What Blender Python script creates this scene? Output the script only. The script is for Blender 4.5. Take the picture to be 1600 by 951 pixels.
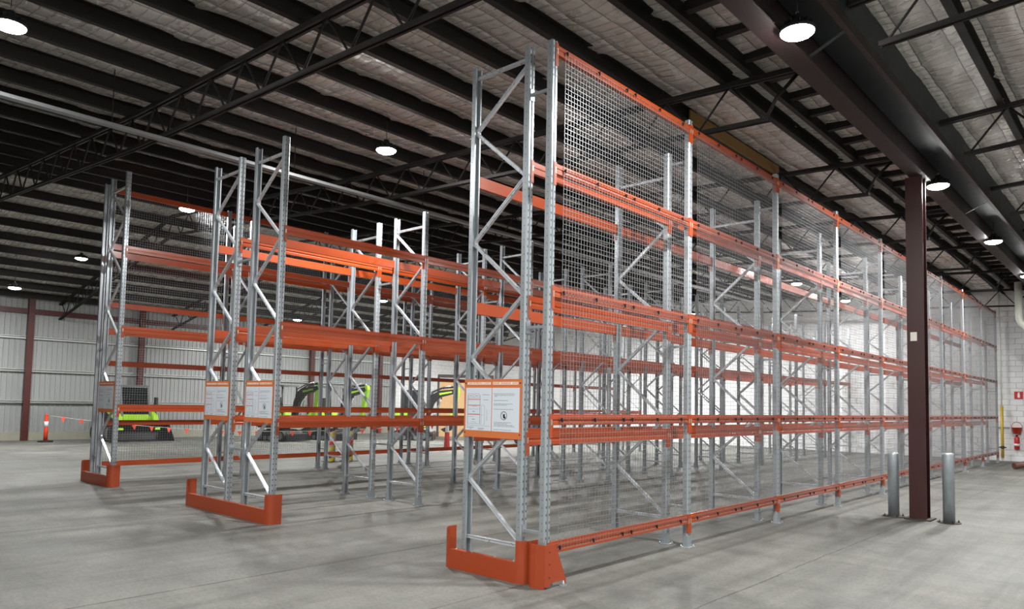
import bpy, math, random
from mathutils import Vector, Matrix
random.seed(7)
SC = bpy.context.scene
for _o in list(bpy.data.objects): bpy.data.objects.remove(_o)

# ------------------------------------------------------------------ camera
F_PX, PP_Y = 1137.823, 558.485            # focal length and principal point in pixels of the 1600x951 frame
YAW, PITCH, ROLL = 0.7328, 0.0627, 0.0204
CAM = Vector((4.3965, -5.3961, 1.70))
fw = Vector((-math.sin(YAW)*math.cos(PITCH), math.cos(YAW)*math.cos(PITCH), math.sin(PITCH)))
rt = Vector((math.cos(YAW), math.sin(YAW), 0)); up = rt.cross(fw)
r2_ = math.cos(ROLL)*rt + math.sin(ROLL)*up; u2_ = -math.sin(ROLL)*rt + math.cos(ROLL)*up
cd = bpy.data.cameras.new('camera'); cam = bpy.data.objects.new('camera', cd); SC.collection.objects.link(cam)
cd.sensor_fit = 'HORIZONTAL'; cd.sensor_width = 36; cd.lens = F_PX/1600*36
cd.shift_y = (PP_Y-475.5)/1600; cd.clip_end = 200; cd.clip_start = 0.05
cam.matrix_world = Matrix(((r2_.x, u2_.x, -fw.x, CAM.x), (r2_.y, u2_.y, -fw.y, CAM.y), (r2_.z, u2_.z, -fw.z, CAM.z), (0, 0, 0, 1)))
SC.camera = cam

# ------------------------------------------------------------------ world, exposure
w = bpy.data.worlds.new('world'); SC.world = w; w.use_nodes = True
w.node_tree.nodes['Background'].inputs[0].default_value = (0.5, 0.52, 0.55, 1)
w.node_tree.nodes['Background'].inputs[1].default_value = 0.05
SC.view_settings.view_transform = 'Standard'; SC.view_settings.look = 'None'
SC.view_settings.exposure = 0.22; SC.view_settings.gamma = 1; SC.view_settings.use_curve_mapping = False
LAMP_POWER = 238.0

# ------------------------------------------------------------------ helpers
COL = SC.collection
class MB:
    """collects shapes; mesh(name, material) makes one mesh"""
    def __init__(s): s.v, s.f, s.sm = [], [], []
    def poly(s, vs, fs, smooth=False):
        o = len(s.v); s.v += [tuple(p) for p in vs]; s.f += [tuple(i+o for i in f) for f in fs]; s.sm += [smooth]*len(fs); return s
    def box(s, x0, x1, y0, y1, z0, z1, bev=0.0):
        if bev <= 0:
            vs = [(x, y, z) for z in (z0, z1) for x, y in ((x0, y0), (x1, y0), (x1, y1), (x0, y1))]
            return s.poly(vs, [(3, 2, 1, 0), (4, 5, 6, 7), (0, 1, 5, 4), (1, 2, 6, 5), (2, 3, 7, 6), (3, 0, 4, 7)])
        b = bev; out = [(x0+b, y0), (x1-b, y0), (x1, y0+b), (x1, y1-b), (x1-b, y1), (x0+b, y1), (x0, y1-b), (x0, y0+b)]
        return s.prism(out, z0, z1, 'z')
    def prism(s, pts, a, b, axis='z', smooth=False):
        """extrude a 2-D outline along an axis: z -> (x,y), y -> (x,z), x -> (y,z)"""
        n = len(pts)
        def P(p, t): return (p[0], p[1], t) if axis == 'z' else ((p[0], t, p[1]) if axis == 'y' else (t, p[0], p[1]))
        vs = [P(p, a) for p in pts]+[P(p, b) for p in pts]
        area = sum(pts[i][0]*pts[(i+1) % n][1]-pts[(i+1) % n][0]*pts[i][1] for i in range(n))
        flip = (area < 0) != (axis == 'y')
        fs = [(i, (i+1) % n, n+(i+1) % n, n+i) for i in range(n)]
        if flip: fs = [f[::-1] for f in fs]
        s.poly(vs, fs, smooth)
        c0, c1 = tuple(range(n))[::-1], tuple(range(n, 2*n))
        if flip: c0, c1 = c0[::-1], c1[::-1]
        o = len(s.v)-2*n
        s.f += [tuple(i+o for i in c0), tuple(i+o for i in c1)]; s.sm += [False, False]
        return s
    def bar(s, p0, p1, w, h=None, ref=(0, 0, 1)):
        """square bar between two points"""
        p0, p1 = Vector(p0), Vector(p1); d = (p1-p0).normalized(); h = h or w
        r = Vector(ref)
        if abs(d.dot(r)) > .98: r = Vector((1, 0, 0))
        a = d.cross(r).normalized(); b = a.cross(d)
        vs = [p+a*i*w/2+b*j*h/2 for p in (p0, p1) for i, j in ((-1, -1), (1, -1), (1, 1), (-1, 1))]
        return s.poly(vs, [(0, 1, 2, 3), (7, 6, 5, 4), (0, 4, 5, 1), (1, 5, 6, 2), (2, 6, 7, 3), (3, 7, 4, 0)])
    def tube(s, pts, r, n=8, cap=True):
        pts = [Vector(p) for p in pts]; rings = []
        rr = r if isinstance(r, (list, tuple)) else [r]*len(pts)
        prev = None
        for i, p in enumerate(pts):
            d = (pts[min(i+1, len(pts)-1)]-pts[max(i-1, 0)]).normalized()
            ref = prev if prev is not None else (Vector((0, 0, 1)) if abs(d.z) < .9 else Vector((1, 0, 0)))
            a = (ref-d*ref.dot(d)).normalized(); prev = a; b = d.cross(a)
            rings.append([p+(a*math.cos(2*math.pi*k/n)+b*math.sin(2*math.pi*k/n))*rr[i] for k in range(n)])
        vs = [q for R in rings for q in R]
        fs = [(i*n+k, i*n+(k+1) % n, (i+1)*n+(k+1) % n, (i+1)*n+k) for i in range(len(pts)-1) for k in range(n)]
        s.poly(vs, fs, True)
        if cap:
            o = len(s.v)-len(vs)
            s.f += [tuple(o+k for k in range(n))[::-1], tuple(o+(len(pts)-1)*n+k for k in range(n))]; s.sm += [False, False]
        return s
    def lathe(s, prof, c=(0, 0, 0), n=24, smooth=True):
        """prof: (radius, z) bottom to top"""
        vs = [(c[0]+r*math.cos(2*math.pi*k/n), c[1]+r*math.sin(2*math.pi*k/n), c[2]+z) for r, z in prof for k in range(n)]
        fs = [(i*n+k, i*n+(k+1) % n, (i+1)*n+(k+1) % n, (i+1)*n+k) for i in range(len(prof)-1) for k in range(n)]
        s.poly(vs, fs, smooth); o = len(s.v)-len(vs)
        s.f += [tuple(o+k for k in range(n))[::-1], tuple(o+(len(prof)-1)*n+k for k in range(n))]; s.sm += [False, False]
        return s
    def mesh(s, name, mat):
        me = bpy.data.meshes.new(name); me.from_pydata(s.v, [], s.f); me.materials.append(mat)
        me.polygons.foreach_set('use_smooth', s.sm); me.update(); return me

CACHE = {}
def cached(key, fn):
    if key not in CACHE: CACHE[key] = fn()
    return CACHE[key]
def obj(name, me, parent=None, loc=(0, 0, 0), rz=0.0, label=None):
    o = bpy.data.objects.new(name, me); COL.objects.link(o); o.location = loc; o.rotation_euler = (0, 0, rz)
    if parent is not None: o.parent = parent
    if label: o['label'] = label
    return o
def thing(name, label, cat, loc=(0, 0, 0), rz=0.0, group=None, me=None):
    o = obj(name, me, None, loc, rz); o['label'] = label; o['category'] = cat
    if group: o['group'] = group
    return o
def struct(name, me, label=None, loc=(0, 0, 0)):
    o = obj(name, me, None, loc); o['kind'] = 'structure'
    if label: o['label'] = label
    return o
def shift(loc, root): return (loc[0]-root[0], loc[1]-root[1], loc[2]-root[2])

# ------------------------------------------------------------------ materials
def S(c):
    """sRGB 0-255 -> linear"""
    return tuple(((x/255)/12.92 if x/255 <= .04045 else ((x/255+.055)/1.055)**2.4) for x in c)+(1.0,)
def mat(name, col, rough=.5, metal=0.0, var=.12, scale=6.0, bump=0.0, bscale=None, coat=0.0, emit=None, estr=0.0, rvar=.1, stretch=(1, 1, 1)):
    m = bpy.data.materials.new(name); m.use_nodes = True; nt = m.node_tree; N, L = nt.nodes, nt.links
    bs = N['Principled BSDF']
    tc = N.new('ShaderNodeTexCoord'); mp = N.new('ShaderNodeMapping'); mp.inputs['Scale'].default_value = stretch
    L.new(tc.outputs['Object'], mp.inputs['Vector'])
    nz = N.new('ShaderNodeTexNoise'); nz.inputs['Scale'].default_value = scale; nz.inputs['Detail'].default_value = 5
    L.new(mp.outputs['Vector'], nz.inputs['Vector'])
    mx = N.new('ShaderNodeMix'); mx.data_type = 'RGBA'
    c = col if len(col) == 4 else S(col)
    mx.inputs['A'].default_value = tuple(x*(1-var) for x in c[:3])+(1,); mx.inputs['B'].default_value = tuple(min(1, x*(1+var)) for x in c[:3])+(1,)
    L.new(nz.outputs['Fac'], mx.inputs['Factor']); L.new(mx.outputs['Result'], bs.inputs['Base Color'])
    mr = N.new('ShaderNodeMapRange'); mr.inputs['To Min'].default_value = max(.02, rough-rvar); mr.inputs['To Max'].default_value = min(1, rough+rvar)
    L.new(nz.outputs['Fac'], mr.inputs['Value']); L.new(mr.outputs['Result'], bs.inputs['Roughness'])
    bs.inputs['Metallic'].default_value = metal
    if coat: bs.inputs['Coat Weight'].default_value = coat; bs.inputs['Coat Roughness'].default_value = .15
    if bump:
        n2 = N.new('ShaderNodeTexNoise'); n2.inputs['Scale'].default_value = bscale or scale*4; n2.inputs['Detail'].default_value = 4
        L.new(mp.outputs['Vector'], n2.inputs['Vector'])
        bp = N.new('ShaderNodeBump'); bp.inputs['Strength'].default_value = bump; bp.inputs['Distance'].default_value = .02
        L.new(n2.outputs['Fac'], bp.inputs['Height']); L.new(bp.outputs['Normal'], bs.inputs['Normal'])
    if emit:
        bs.inputs['Emission Color'].default_value = emit; bs.inputs['Emission Strength'].default_value = estr
    return m
class NB:
    """tiny math-node helper on a material's tree"""
    def __init__(s, m): s.m = m; s.N = m.node_tree.nodes; s.L = m.node_tree.links
    def put(s, sock, v):
        if isinstance(v, (int, float)): sock.default_value = v
        else: s.L.new(v, sock)
    def math(s, op, a, b=0.0, c=0.0):
        n = s.N.new('ShaderNodeMath'); n.operation = op
        s.put(n.inputs[0], a); s.put(n.inputs[1], b); s.put(n.inputs[2], c); return n.outputs[0]
    def noise(s, vec, scale, detail=4, rough=.5):
        n = s.N.new('ShaderNodeTexNoise'); n.inputs['Scale'].default_value = scale; n.inputs['Detail'].default_value = detail
        n.inputs['Roughness'].default_value = rough; s.L.new(vec, n.inputs['Vector']); return n.outputs['Fac']
    def mapping(s, vec, scale):
        n = s.N.new('ShaderNodeMapping'); n.inputs['Scale'].default_value = scale; s.L.new(vec, n.inputs['Vector']); return n.outputs['Vector']
    def mix(s, fac, a, b):
        n = s.N.new('ShaderNodeMix'); n.data_type = 'RGBA'; s.put(n.inputs['Factor'], fac)
        for k, v in (('A', a), ('B', b)):
            if isinstance(v, tuple): n.inputs[k].default_value = v
            else: s.L.new(v, n.inputs[k])
        return n.outputs['Result']
    def range(s, v, a, b, c=0.0, d=1.0):
        n = s.N.new('ShaderNodeMapRange'); s.put(n.inputs['Value'], v)
        n.inputs['From Min'].default_value = a; n.inputs['From Max'].default_value = b; n.inputs['To Min'].default_value = c; n.inputs['To Max'].default_value = d
        return n.outputs['Result']

M = {}
M['orange'] = mat('orange_paint', (164, 66, 22), .4, 0, .06, 3, coat=.2, rvar=.05)
M['guard_orange'] = mat('guard_orange_paint', (158, 62, 25), .42, 0, .08, 4, coat=.2, rvar=.06)
M['red_brown'] = mat('red_oxide_steel_paint', (74, 30, 26), .45, 0, .15, 5)
M['column_red'] = mat('dark_red_column_paint', (56, 22, 19), .42, 0, .15, 5)
M['dark_steel'] = mat('dark_brown_roof_steel', (20, 16, 15), .7, 0, .25, 3)
M['gutter_steel'] = mat('dark_red_gutter_steel', (36, 20, 19), .65, 0, .25, 4)
M['gutter'] = mat('dark_green_gutter_sheet', (38, 44, 44), .5, .2, .25, 3)
M['lock'] = mat('zinc_lock', (190, 188, 176), .4, .7, .1, 40)
M['wire'] = mat('galvanised_wire', (150, 152, 154), .45, .6, .1, 30)
M['galv_pipe'] = mat('galvanised_pipe', (160, 168, 174), .38, .5, .2, 9, stretch=(3, 3, .7))
M['dark_iron'] = mat('rusty_dark_plate', (64, 56, 50), .7, .2, .3, 18)
M['rubber'] = mat('black_rubber', (22, 22, 23), .75, 0, .25, 15)
M['black'] = mat('black_machine_paint', (24, 25, 27), .42, 0, .2, 8)
M['machine_grey'] = mat('grey_machine_paint', (96, 98, 100), .45, 0, .12, 8)
M['lime'] = mat('lime_machine_paint', (150, 200, 44), .38, 0, .06, 5, coat=.3)
M['glass'] = mat('dark_cab_glass', (26, 34, 36), .12, 0, .1, 4)
M['bright_steel'] = mat('worn_bright_steel', (205, 208, 210), .25, .9, .08, 20)
M['flag'] = mat('fluoro_orange_flag', (250, 84, 60), .6, 0, .06, 10)
M['safety_orange'] = mat('safety_orange_plastic', (226, 66, 38), .45, 0, .08, 10)
M['white_band'] = mat('white_reflective_band', (226, 228, 230), .4, 0, .05, 10)
M['red_band'] = mat('red_reflective_band', (196, 40, 38), .45, 0, .1, 10)
M['string'] = mat('pale_nylon_string', (214, 210, 200), .7, 0, .08, 30)
M['timber'] = mat('yellow_pine_board', (130, 98, 50), .7, 0, .25, 5, stretch=(8, 1, 8))
M['plywood'] = mat('plywood_sheet', (196, 158, 112), .7, 0, .12, 3, stretch=(4, 4, .5))
M['sign_orange'] = mat('sign_orange_enamel', (203, 112, 62), .5, 0, .05, 8)
M['sign_white'] = mat('sign_white_print', (206, 214, 222), .55, 0, .03, 8)
M['ink'] = mat('grey_print_ink', (140, 146, 154), .6, 0, .08, 60)
M['ink_dark'] = mat('black_print_ink', (38, 30, 32), .6, 0, .1, 60)
M['ink_red'] = mat('red_print_ink', (198, 92, 76), .6, 0, .06, 60)
M['ink_pale'] = mat('pale_print_ink', (232, 226, 214), .6, 0, .05, 60)
M['lamp_body'] = mat('black_lamp_housing', (34, 36, 38), .5, .3, .12, 12)
M['lens'] = mat('lit_lamp_lens', (250, 250, 250), .4, 0, .02, 6, emit=(1, .99, .97, 1), estr=240)
M['concrete_kerb'] = mat('bare_concrete_upstand', (150, 148, 134), .85, 0, .18, 3, bump=.3, bscale=30)
M['girt'] = mat('galvanised_girt', (190, 194, 192), .45, .3, .12, 8)
M['cladding'] = mat('grey_wall_cladding', (150, 153, 152), .5, .1, .06, 1.2, stretch=(1, 1, .3))
M['yellow'] = mat('yellow_pipe_paint', (196, 166, 52), .5, 0, .15, 12)
M['white_pipe'] = mat('white_pvc', (214, 218, 208), .45, 0, .06, 8)
M['brown_pipe'] = mat('brown_pipe_paint', (96, 62, 48), .55, 0, .18, 8)
M['red_gloss'] = mat('red_extinguisher_paint', (190, 34, 40), .3, 0, .1, 10, coat=.4)
M['red_bucket'] = mat('orange_red_plastic', (214, 64, 44), .45, 0, .08, 10)
M['black_print'] = mat('hazard_black', (30, 28, 28), .5, 0, .1, 20)
M['hazard_yellow'] = mat('hazard_yellow', (206, 184, 60), .5, 0, .12, 20)
M['dirty_white'] = mat('dirty_white_paint', (198, 194, 184), .6, 0, .15, 10)
M['blue'] = mat('blue_paint', (40, 80, 160), .45, 0, .1, 8)
M['paper'] = mat('plain_paper', (232, 230, 222), .8, 0, .03, 20)
M['plain_wall'] = mat('plain_painted_wall', (225, 225, 222), .8, 0, .06, 1.5)

def upright_material():
    m = mat('galvanised_upright', (166, 173, 178), .34, .45, .12, 14, stretch=(1, 1, .25)); b = NB(m)
    bs = b.N['Principled BSDF']; tc = b.N.new('ShaderNodeTexCoord'); sp = b.N.new('ShaderNodeSeparateXYZ'); b.L.new(tc.outputs['Object'], sp.inputs[0])
    ay = b.math('ABSOLUTE', sp.outputs['Y']); fr = b.math('FRACT', b.math('DIVIDE', sp.outputs['Z'], .072))
    slot = b.math('MULTIPLY', b.math('LESS_THAN', b.math('ABSOLUTE', b.math('SUBTRACT', ay, .0235)), .0055), b.math('LESS_THAN', fr, .3))
    slot = b.math('MULTIPLY', slot, b.math('GREATER_THAN', sp.outputs['X'], .02))
    side = b.math('MULTIPLY', b.math('LESS_THAN', b.math('ABSOLUTE', sp.outputs['X']), .004), b.math('LESS_THAN', fr, .12))
    side = b.math('MULTIPLY', side, b.math('GREATER_THAN', ay, .0445))
    hole = b.math('MAXIMUM', slot, side)
    col = bs.inputs['Base Color'].links[0].from_socket
    b.L.new(b.mix(hole, col, (.012, .012, .013, 1)), bs.inputs['Base Color'])
    b.L.new(b.math('MULTIPLY', b.math('SUBTRACT', 1.0, hole), .45), bs.inputs['Metallic'])
    return m
M['upright'] = upright_material()
M['brace'] = mat('galvanised_brace', (202, 207, 212), .3, .5, .08, 20)

def floor_material():
    m = mat('worn_concrete_floor', (150, 147, 138), .5, 0, .1, 2); b = NB(m); bs = b.N['Principled BSDF']
    tc = b.N.new('ShaderNodeTexCoord'); v = tc.outputs['Object']; sp = b.N.new('ShaderNodeSeparateXYZ'); b.L.new(v, sp.inputs[0])
    big = b.range(b.noise(v, .32, 5, .6), .4, .62)
    mid = b.range(b.noise(v, 1.3, 7, .68), .38, .64)
    fine = b.noise(v, 28, 5, .6)
    streak = b.range(b.noise(b.mapping(v, (2.2, .16, 1)), 1.0, 6, .66), .47, .68)
    streak2 = b.range(b.noise(b.mapping(v, (.3, 1.6, 1)), 1.0, 6, .66), .5, .7)
    c = b.mix(big, S((90, 91, 87)), S((115, 115, 109)))
    c = b.mix(b.math('MULTIPLY', mid, .55), c, S((126, 126, 120)))
    c = b.mix(b.math('MULTIPLY', streak, .5), c, S((52, 53, 50)))
    c = b.mix(b.math('MULTIPLY', streak2, .38), c, S((61, 62, 58)))
    c = b.mix(b.math('MULTIPLY', b.range(fine, .45, .7), .35), c, S((72, 73, 69)))
    blot = b.range(b.noise(v, .75, 9, .72), .52, .66)
    c = b.mix(b.math('MULTIPLY', blot, .4), c, S((64, 64, 60)))
    scuff = b.range(b.noise(v, 3.6, 8, .75), .66, .72)
    c = b.mix(b.math('MULTIPLY', scuff, .35), c, S((158, 158, 153)))
    wob = b.math('MULTIPLY', b.math('SUBTRACT', b.noise(v, .9, 6, .7), .5), .10)
    x = b.math('ADD', sp.outputs['X'], wob); xs = sp.outputs['X']; j = None
    for xx, wd, src in ((1.38, .012, x), (-2.15, .02, xs), (-6.2, .02, xs), (-10.5, .02, xs), (-14.6, .02, xs), (-.15, .022, xs), (.34, .05, xs), (5.5, .012, xs)):
        q = b.math('MULTIPLY', b.range(b.math('ABSOLUTE', b.math('SUBTRACT', src, xx)), wd*.4, wd, 1.0, 0.0), .75 if xx not in (-.15, .34) else (.6 if xx < 0 else .22))
        j = q if j is None else b.math('MAXIMUM', j, q)
    for yy in (21.2,):
        q = b.math('MULTIPLY', b.range(b.math('ABSOLUTE', b.math('SUBTRACT', sp.outputs['Y'], yy)), .005, .014, 1.0, 0.0), .4)
        j = b.math('MAXIMUM', j, q)
    j = b.math('MULTIPLY', j, b.range(b.noise(v, 2.3, 4), .3, .55, .35, 1.0))
    c = b.mix(j, c, S((40, 39, 37)))
    b.L.new(c, bs.inputs['Base Color'])
    b.L.new(b.range(b.math('ADD', b.math('MULTIPLY', big, .5), b.math('MULTIPLY', fine, .5)), .2, .8, .5, .72), bs.inputs['Roughness']); bs.inputs['Specular IOR Level'].default_value = .28
    bp = b.N.new('ShaderNodeBump'); bp.inputs['Strength'].default_value = .12; bp.inputs['Distance'].default_value = .01
    b.L.new(b.math('ADD', fine, b.math('MULTIPLY', mid, .6)), bp.inputs['Height']); b.L.new(bp.outputs['Normal'], bs.inputs['Normal'])
    return m
M['floor'] = floor_material()

def foil_material():
    m = mat('foil_roof_insulation', (250, 244, 238), .28, .28, .04, 3); b = NB(m); bs = b.N['Principled BSDF']
    tc = b.N.new('ShaderNodeTexCoord'); v = tc.outputs['Object']; sp = b.N.new('ShaderNodeSeparateXYZ'); b.L.new(v, sp.inputs[0])
    wx = b.math('MULTIPLY', b.math('SUBTRACT', b.noise(v, 2.0, 3), .5), .12)
    def net(co, pitch):
        f = b.math('FRACT', b.math('ADD', b.math('DIVIDE', co, pitch), wx)); return b.math('ABSOLUTE', b.math('SUBTRACT', f, .5))
    gx, gy = net(sp.outputs['X'], .36), net(sp.outputs['Y'], .17)
    pil = b.math('MULTIPLY', b.range(gx, .5, .3), b.range(gy, .5, .3))
    line = b.math('MAXIMUM', b.range(gx, .475, .49), b.range(gy, .475, .49))
    crease = b.noise(b.mapping(v, (2.2, 8, 3)), 2.2, 6, .7)
    h = b.math('ADD', b.math('MULTIPLY', pil, .9), b.math('MULTIPLY', crease, 1.8))
    bp = b.N.new('ShaderNodeBump'); bp.inputs['Strength'].default_value = 1.0; bp.inputs['Distance'].default_value = .06
    b.L.new(h, bp.inputs['Height']); b.L.new(bp.outputs['Normal'], bs.inputs['Normal'])
    col = bs.inputs['Base Color'].links[0].from_socket
    b.L.new(b.mix(b.math('MULTIPLY', line, .75), col, (.03, .027, .025, 1)), bs.inputs['Base Color'])
    return m
M['foil'] = foil_material()

def block_material():
    m = mat('white_painted_block', (222, 223, 224), .65, 0, .04, 2.2, bump=.25, bscale=35); b = NB(m); bs = b.N['Principled BSDF']
    tc = b.N.new('ShaderNodeTexCoord'); n = b.range(b.noise(b.mapping(tc.outputs['Object'], (1, 1, .35)), 1.4, 6, .65), .56, .8)
    col = bs.inputs['Base Color'].links[0].from_socket
    b.L.new(b.mix(b.math('MULTIPLY', n, .3), col, S((188, 184, 172))), bs.inputs['Base Color']); return m
M['block'] = block_material()
M['mortar'] = mat('painted_mortar', (186, 187, 186), .85, 0, .08, 6)

# ------------------------------------------------------------------ the shell
XL, XR, YF, YB = -26.6, 12.0, -13.0, 26.0
RIDGE = -17.0
def z_chord(x):                                     # centre of the trusses' top chord
    if x > -8.0: return 5.97-.0424*x
    if x > RIDGE: return 6.309+(-8.0-x)*.07
    return 6.939-(RIDGE-x)*.195
def z_chord_right(x): return 5.97+.05*(x-1.9)
def z_foil(x):
    if x > 1.7: return z_chord_right(x)+.27
    return z_chord(x)+.29
fl = struct('floor', MB().box(XL-.3, XR, YF, YB+.3, -.2, 0).mesh('floor', M['floor']), 'worn grey concrete warehouse floor with saw-cut joints')

PURLINS = [.06-1.075*i for i in range(16)]
PURLINS_L = [RIDGE-.75-1.075*i for i in range(9)]
def foil_sheet(x0, x1, nx, side):
    mb = []; ny = 300; vs = []; fs = []
    pl = sorted(PURLINS+PURLINS_L+[1.3, 2.72, 4.4, 6.1, 7.8, 9.5, 11.2])
    for i in range(nx+1):
        x = x0+(x1-x0)*i/nx
        near = min(abs(x-p) for p in pl); sag = .055*min(1, near/.5)
        for k in range(ny+1):
            y = YF+(YB+.2-YF)*k/ny
            vs.append((x, y, z_foil(x)-sag-.022*math.sin(x*5.3+1.7*math.sin(y*1.3))*math.sin(y*4.4+x)-.012*random.random()))
    for i in range(nx):
        for k in range(ny):
            a = i*(ny+1)+k; fs.append((a, a+1, a+ny+2, a+ny+1))
    m = MB(); m.poly(vs, fs, True); return m
ceil = struct('ceiling', foil_sheet(XL-.2, 1.7, 290, 0).mesh('ceiling', M['foil']), 'foil faced roof insulation sagging between dark steel purlins')
obj('insulation_sheet', foil_sheet(1.7001, XR, 70, 1).mesh('insulation_sheet', M['foil']), ceil)
# outer roof skin keeps the hall closed
rs = MB()
for a, c in ((XL-.4, RIDGE), (RIDGE, -8.0), (-8.0, 1.7), (1.7, XR+.1)):
    rs.poly([(a, YF-.1, z_foil(a+1e-4)+.25), (c, YF-.1, z_foil(c-1e-4)+.25), (c, YB+.4, z_foil(c-1e-4)+.25), (a, YB+.4, z_foil(a+1e-4)+.25)], [(0, 1, 2, 3)])
obj('roof_sheeting', rs.mesh('roof_sheeting', M['dark_steel']), ceil)

# purlins: C sections along Y
def c_purlin(h, wd): 
    t = .012
    return [(0, 0), (wd, 0), (wd, .03), (wd-t, .03), (wd-t, t), (t, t), (t, h-t), (wd, h-t), (wd, h), (0, h)]
pm = cached('purlin', lambda: MB().prism(c_purlin(.225, .085), YF, YB+.1, 'y').mesh('purlin', M['dark_steel']))
for x in PURLINS+PURLINS_L: obj('purlin', pm, ceil, (x, 0, z_chord(x)+.045))
for x in (2.72, 4.4, 6.1, 7.8, 9.5, 11.2): obj('purlin', pm, ceil, (x, 0, z_chord_right(x)+.035))
# gutter side rail with the short battens between it and the gutter beam
obj('purlin', cached('rail', lambda: MB().box(-.035, .035, YF, YB, 0, .16).mesh('rail', M['dark_steel'])), ceil, (.50, 0, z_chord(.5)+.05))
bm_ = MB().box(.53, 1.42, -.05, .05, 0, .12).mesh('batten', M['dark_steel'])
y = 5.46-.755*14
while y < 25.6:
    obj('batten', bm_, ceil, (0, y, 6.07)); y += .755
# timber planks fixed to two purlins
for x, ya, yb in ((-1.015, 4.45, 7.85), (-4.24, 5.3, 9.2)):
    obj('timber_plank', MB().box(-.028, -.002, ya, yb, -.02, .17).mesh('timber_plank', M['timber']), ceil, (x+.12, 0, z_chord(x)+.05))

def truss(yt, xa, xb, zf, drop, first_low, side):
    t = obj('roof_truss', None, ceil, (0, yt, 0))
    n = max(2, int(abs(xb-xa)/.5)); xs = [xa+(xb-xa)*i/n for i in range(n+1)]
    kinks = [xa]+[k for k in (-8.0, RIDGE) if min(xa, xb) < k < max(xa, xb)]+[xb]
    mt, ml = MB(), MB()
    for a, c in zip(kinks[:-1], kinks[1:]):
        e = -1e-4 if c < a else 1e-4
        for dy in (-.035, .035):
            mt.bar((a, dy, zf(a+e)), (c, dy, zf(c-e)), .034, .065)
        la = first_low if a == xa else a
        for dy in (-.03, .03):
            ml.bar((la, dy, zf(la+e)-drop), (c, dy, zf(c-e)-drop), .03, .05)
    obj('top_chord', mt.mesh('top_chord', M['dark_steel']), t); obj('bottom_chord', ml.mesh('bottom_chord', M['dark_steel']), t)
    s = -1 if xb < xa else 1; x = first_low+s*.06; k = 0; end = xb
    if side == 'l':
        obj('end_strut', MB().tube([(first_low-.05, 0, zf(first_low)-drop), (first_low+.09, 0, zf(first_low)-drop*.55), (first_low+.38, 0, zf(first_low)-.05)], .024, 8).mesh('end_strut', M['dark_steel']), t)
    while (x+s*.47-end)*s < 0:
        x2 = x+s*.475
        p, q = ((x, 0, zf(x)-drop), (x2, 0, zf(x2))) if k % 2 == 0 else ((x, 0, zf(x)), (x2, 0, zf(x2)-drop))
        obj('web_bar', MB().tube([p, q], .016, 6).mesh('web_bar', M['dark_steel']), t)
        x = x2; k += 1
for yt in (-5.1, -.85, 3.5, 7.7, 11.9, 16.1, 20.3, 24.5): truss(yt, 1.42, XL, z_chord, .56, .72, 'l')
for yt in (-1.73, 2.47, 6.67, 10.87, 15.07, 19.27, 23.5): truss(yt, 2.0, 8.0, z_chord_right, .55, 2.3, 'r')

# gutter beam and valley gutter
gb = MB().prism([(1.37, 5.5), (1.60, 5.5), (1.60, 5.525), (1.495, 5.53), (1.495, 5.99), (1.60, 6.0), (1.60, 6.02), (1.37, 6.02), (1.37, 6.0), (1.475, 5.99), (1.475, 5.53), (1.37, 5.525)], YF, YB, 'y').mesh('gutter_beam', M['red_brown'])
gb.materials[0] = M['gutter_steel']; obj('gutter_beam', gb, ceil)
vg = MB().prism([(1.5, 6.35), (1.52, 5.9), (1.98, 5.86), (2.05, 6.35), (2.03, 6.35), (1.965, 5.88), (1.535, 5.92), (1.515, 6.35)], YF, YB, 'y').mesh('valley_gutter', M['gutter'])
obj('valley_gutter', vg, ceil)
obj('gutter_support', MB().box(1.93, 1.99, YF, YB, 5.74, 5.86).mesh('gutter_support', M['gutter_steel']), ceil)
hang = MB().bar((1.55, 0, 5.6), (1.93, 0, 5.78), .05, .01).mesh('gutter_strap', M['gutter'])
for yy in (2.6, 11.0): obj('gutter_strap', hang, ceil, (0, yy, 0))

# suspended cable tray with its rods
tray_x, tray_z = -7.0, 5.62
tr = thing('cable_tray', 'long galvanised cable tray hanging under the roof on thin rods', 'cable tray', (tray_x, 0, tray_z))
obj('tray', MB().prism([(-.06, 0), (.06, 0), (.06, .05), (.052, .05), (.052, .008), (-.052, .008), (-.052, .05), (-.06, .05)], -6, 25.5, 'y').mesh('tray', M['wire']), tr)
rodm = MB().tube([(0, 0, .0), (0, 0, z_foil(tray_x)-tray_z)], .007, 6).mesh('hanger_rod', M['dark_steel'])
for i in range(8): obj('hanger_rod', rodm, tr, (0, -4.6+i*3.0, 0))

# left wall: concrete upstand, ribbed cladding, girts, columns
Y_MET = 19.7
COLS = [-9.3, -5.35, -1.4, 2.53, 6.43, 10.4, 14.36, 18.5]
wl = struct('wall_left', MB().box(XL-.25, XL+.06, YF, Y_MET, 0, .30).mesh('wall_left', M['concrete_kerb']), 'grey ribbed metal wall over a low concrete upstand')
def cladding(y0, y1):
    pts = []; yy = y0; p = .17
    while yy < y1-1e-6:
        e = min(yy+p, y1); 
        for f, d in ((0, 0), (.62, 0), (.70, .022), (.92, .022)):
            q = yy+p*f
            if q < e: pts.append((q, d))
        yy += p
    pts.append((y1, 0))
    vs = [(XL+d-.03, q, z) for q, d in pts for z in (.30, 5.25)]
    fs = [(2*i, 2*i+1, 2*i+3, 2*i+2) for i in range(len(pts)-1)]
    m = MB(); m.poly(vs, [f[::-1] for f in fs]); return m
edges = [YF]+COLS+[Y_MET]
for a, c in zip(edges[:-1], edges[1:]): obj('cladding_sheet', cladding(a, c).mesh('cladding_sheet', M['cladding']), wl)
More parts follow.
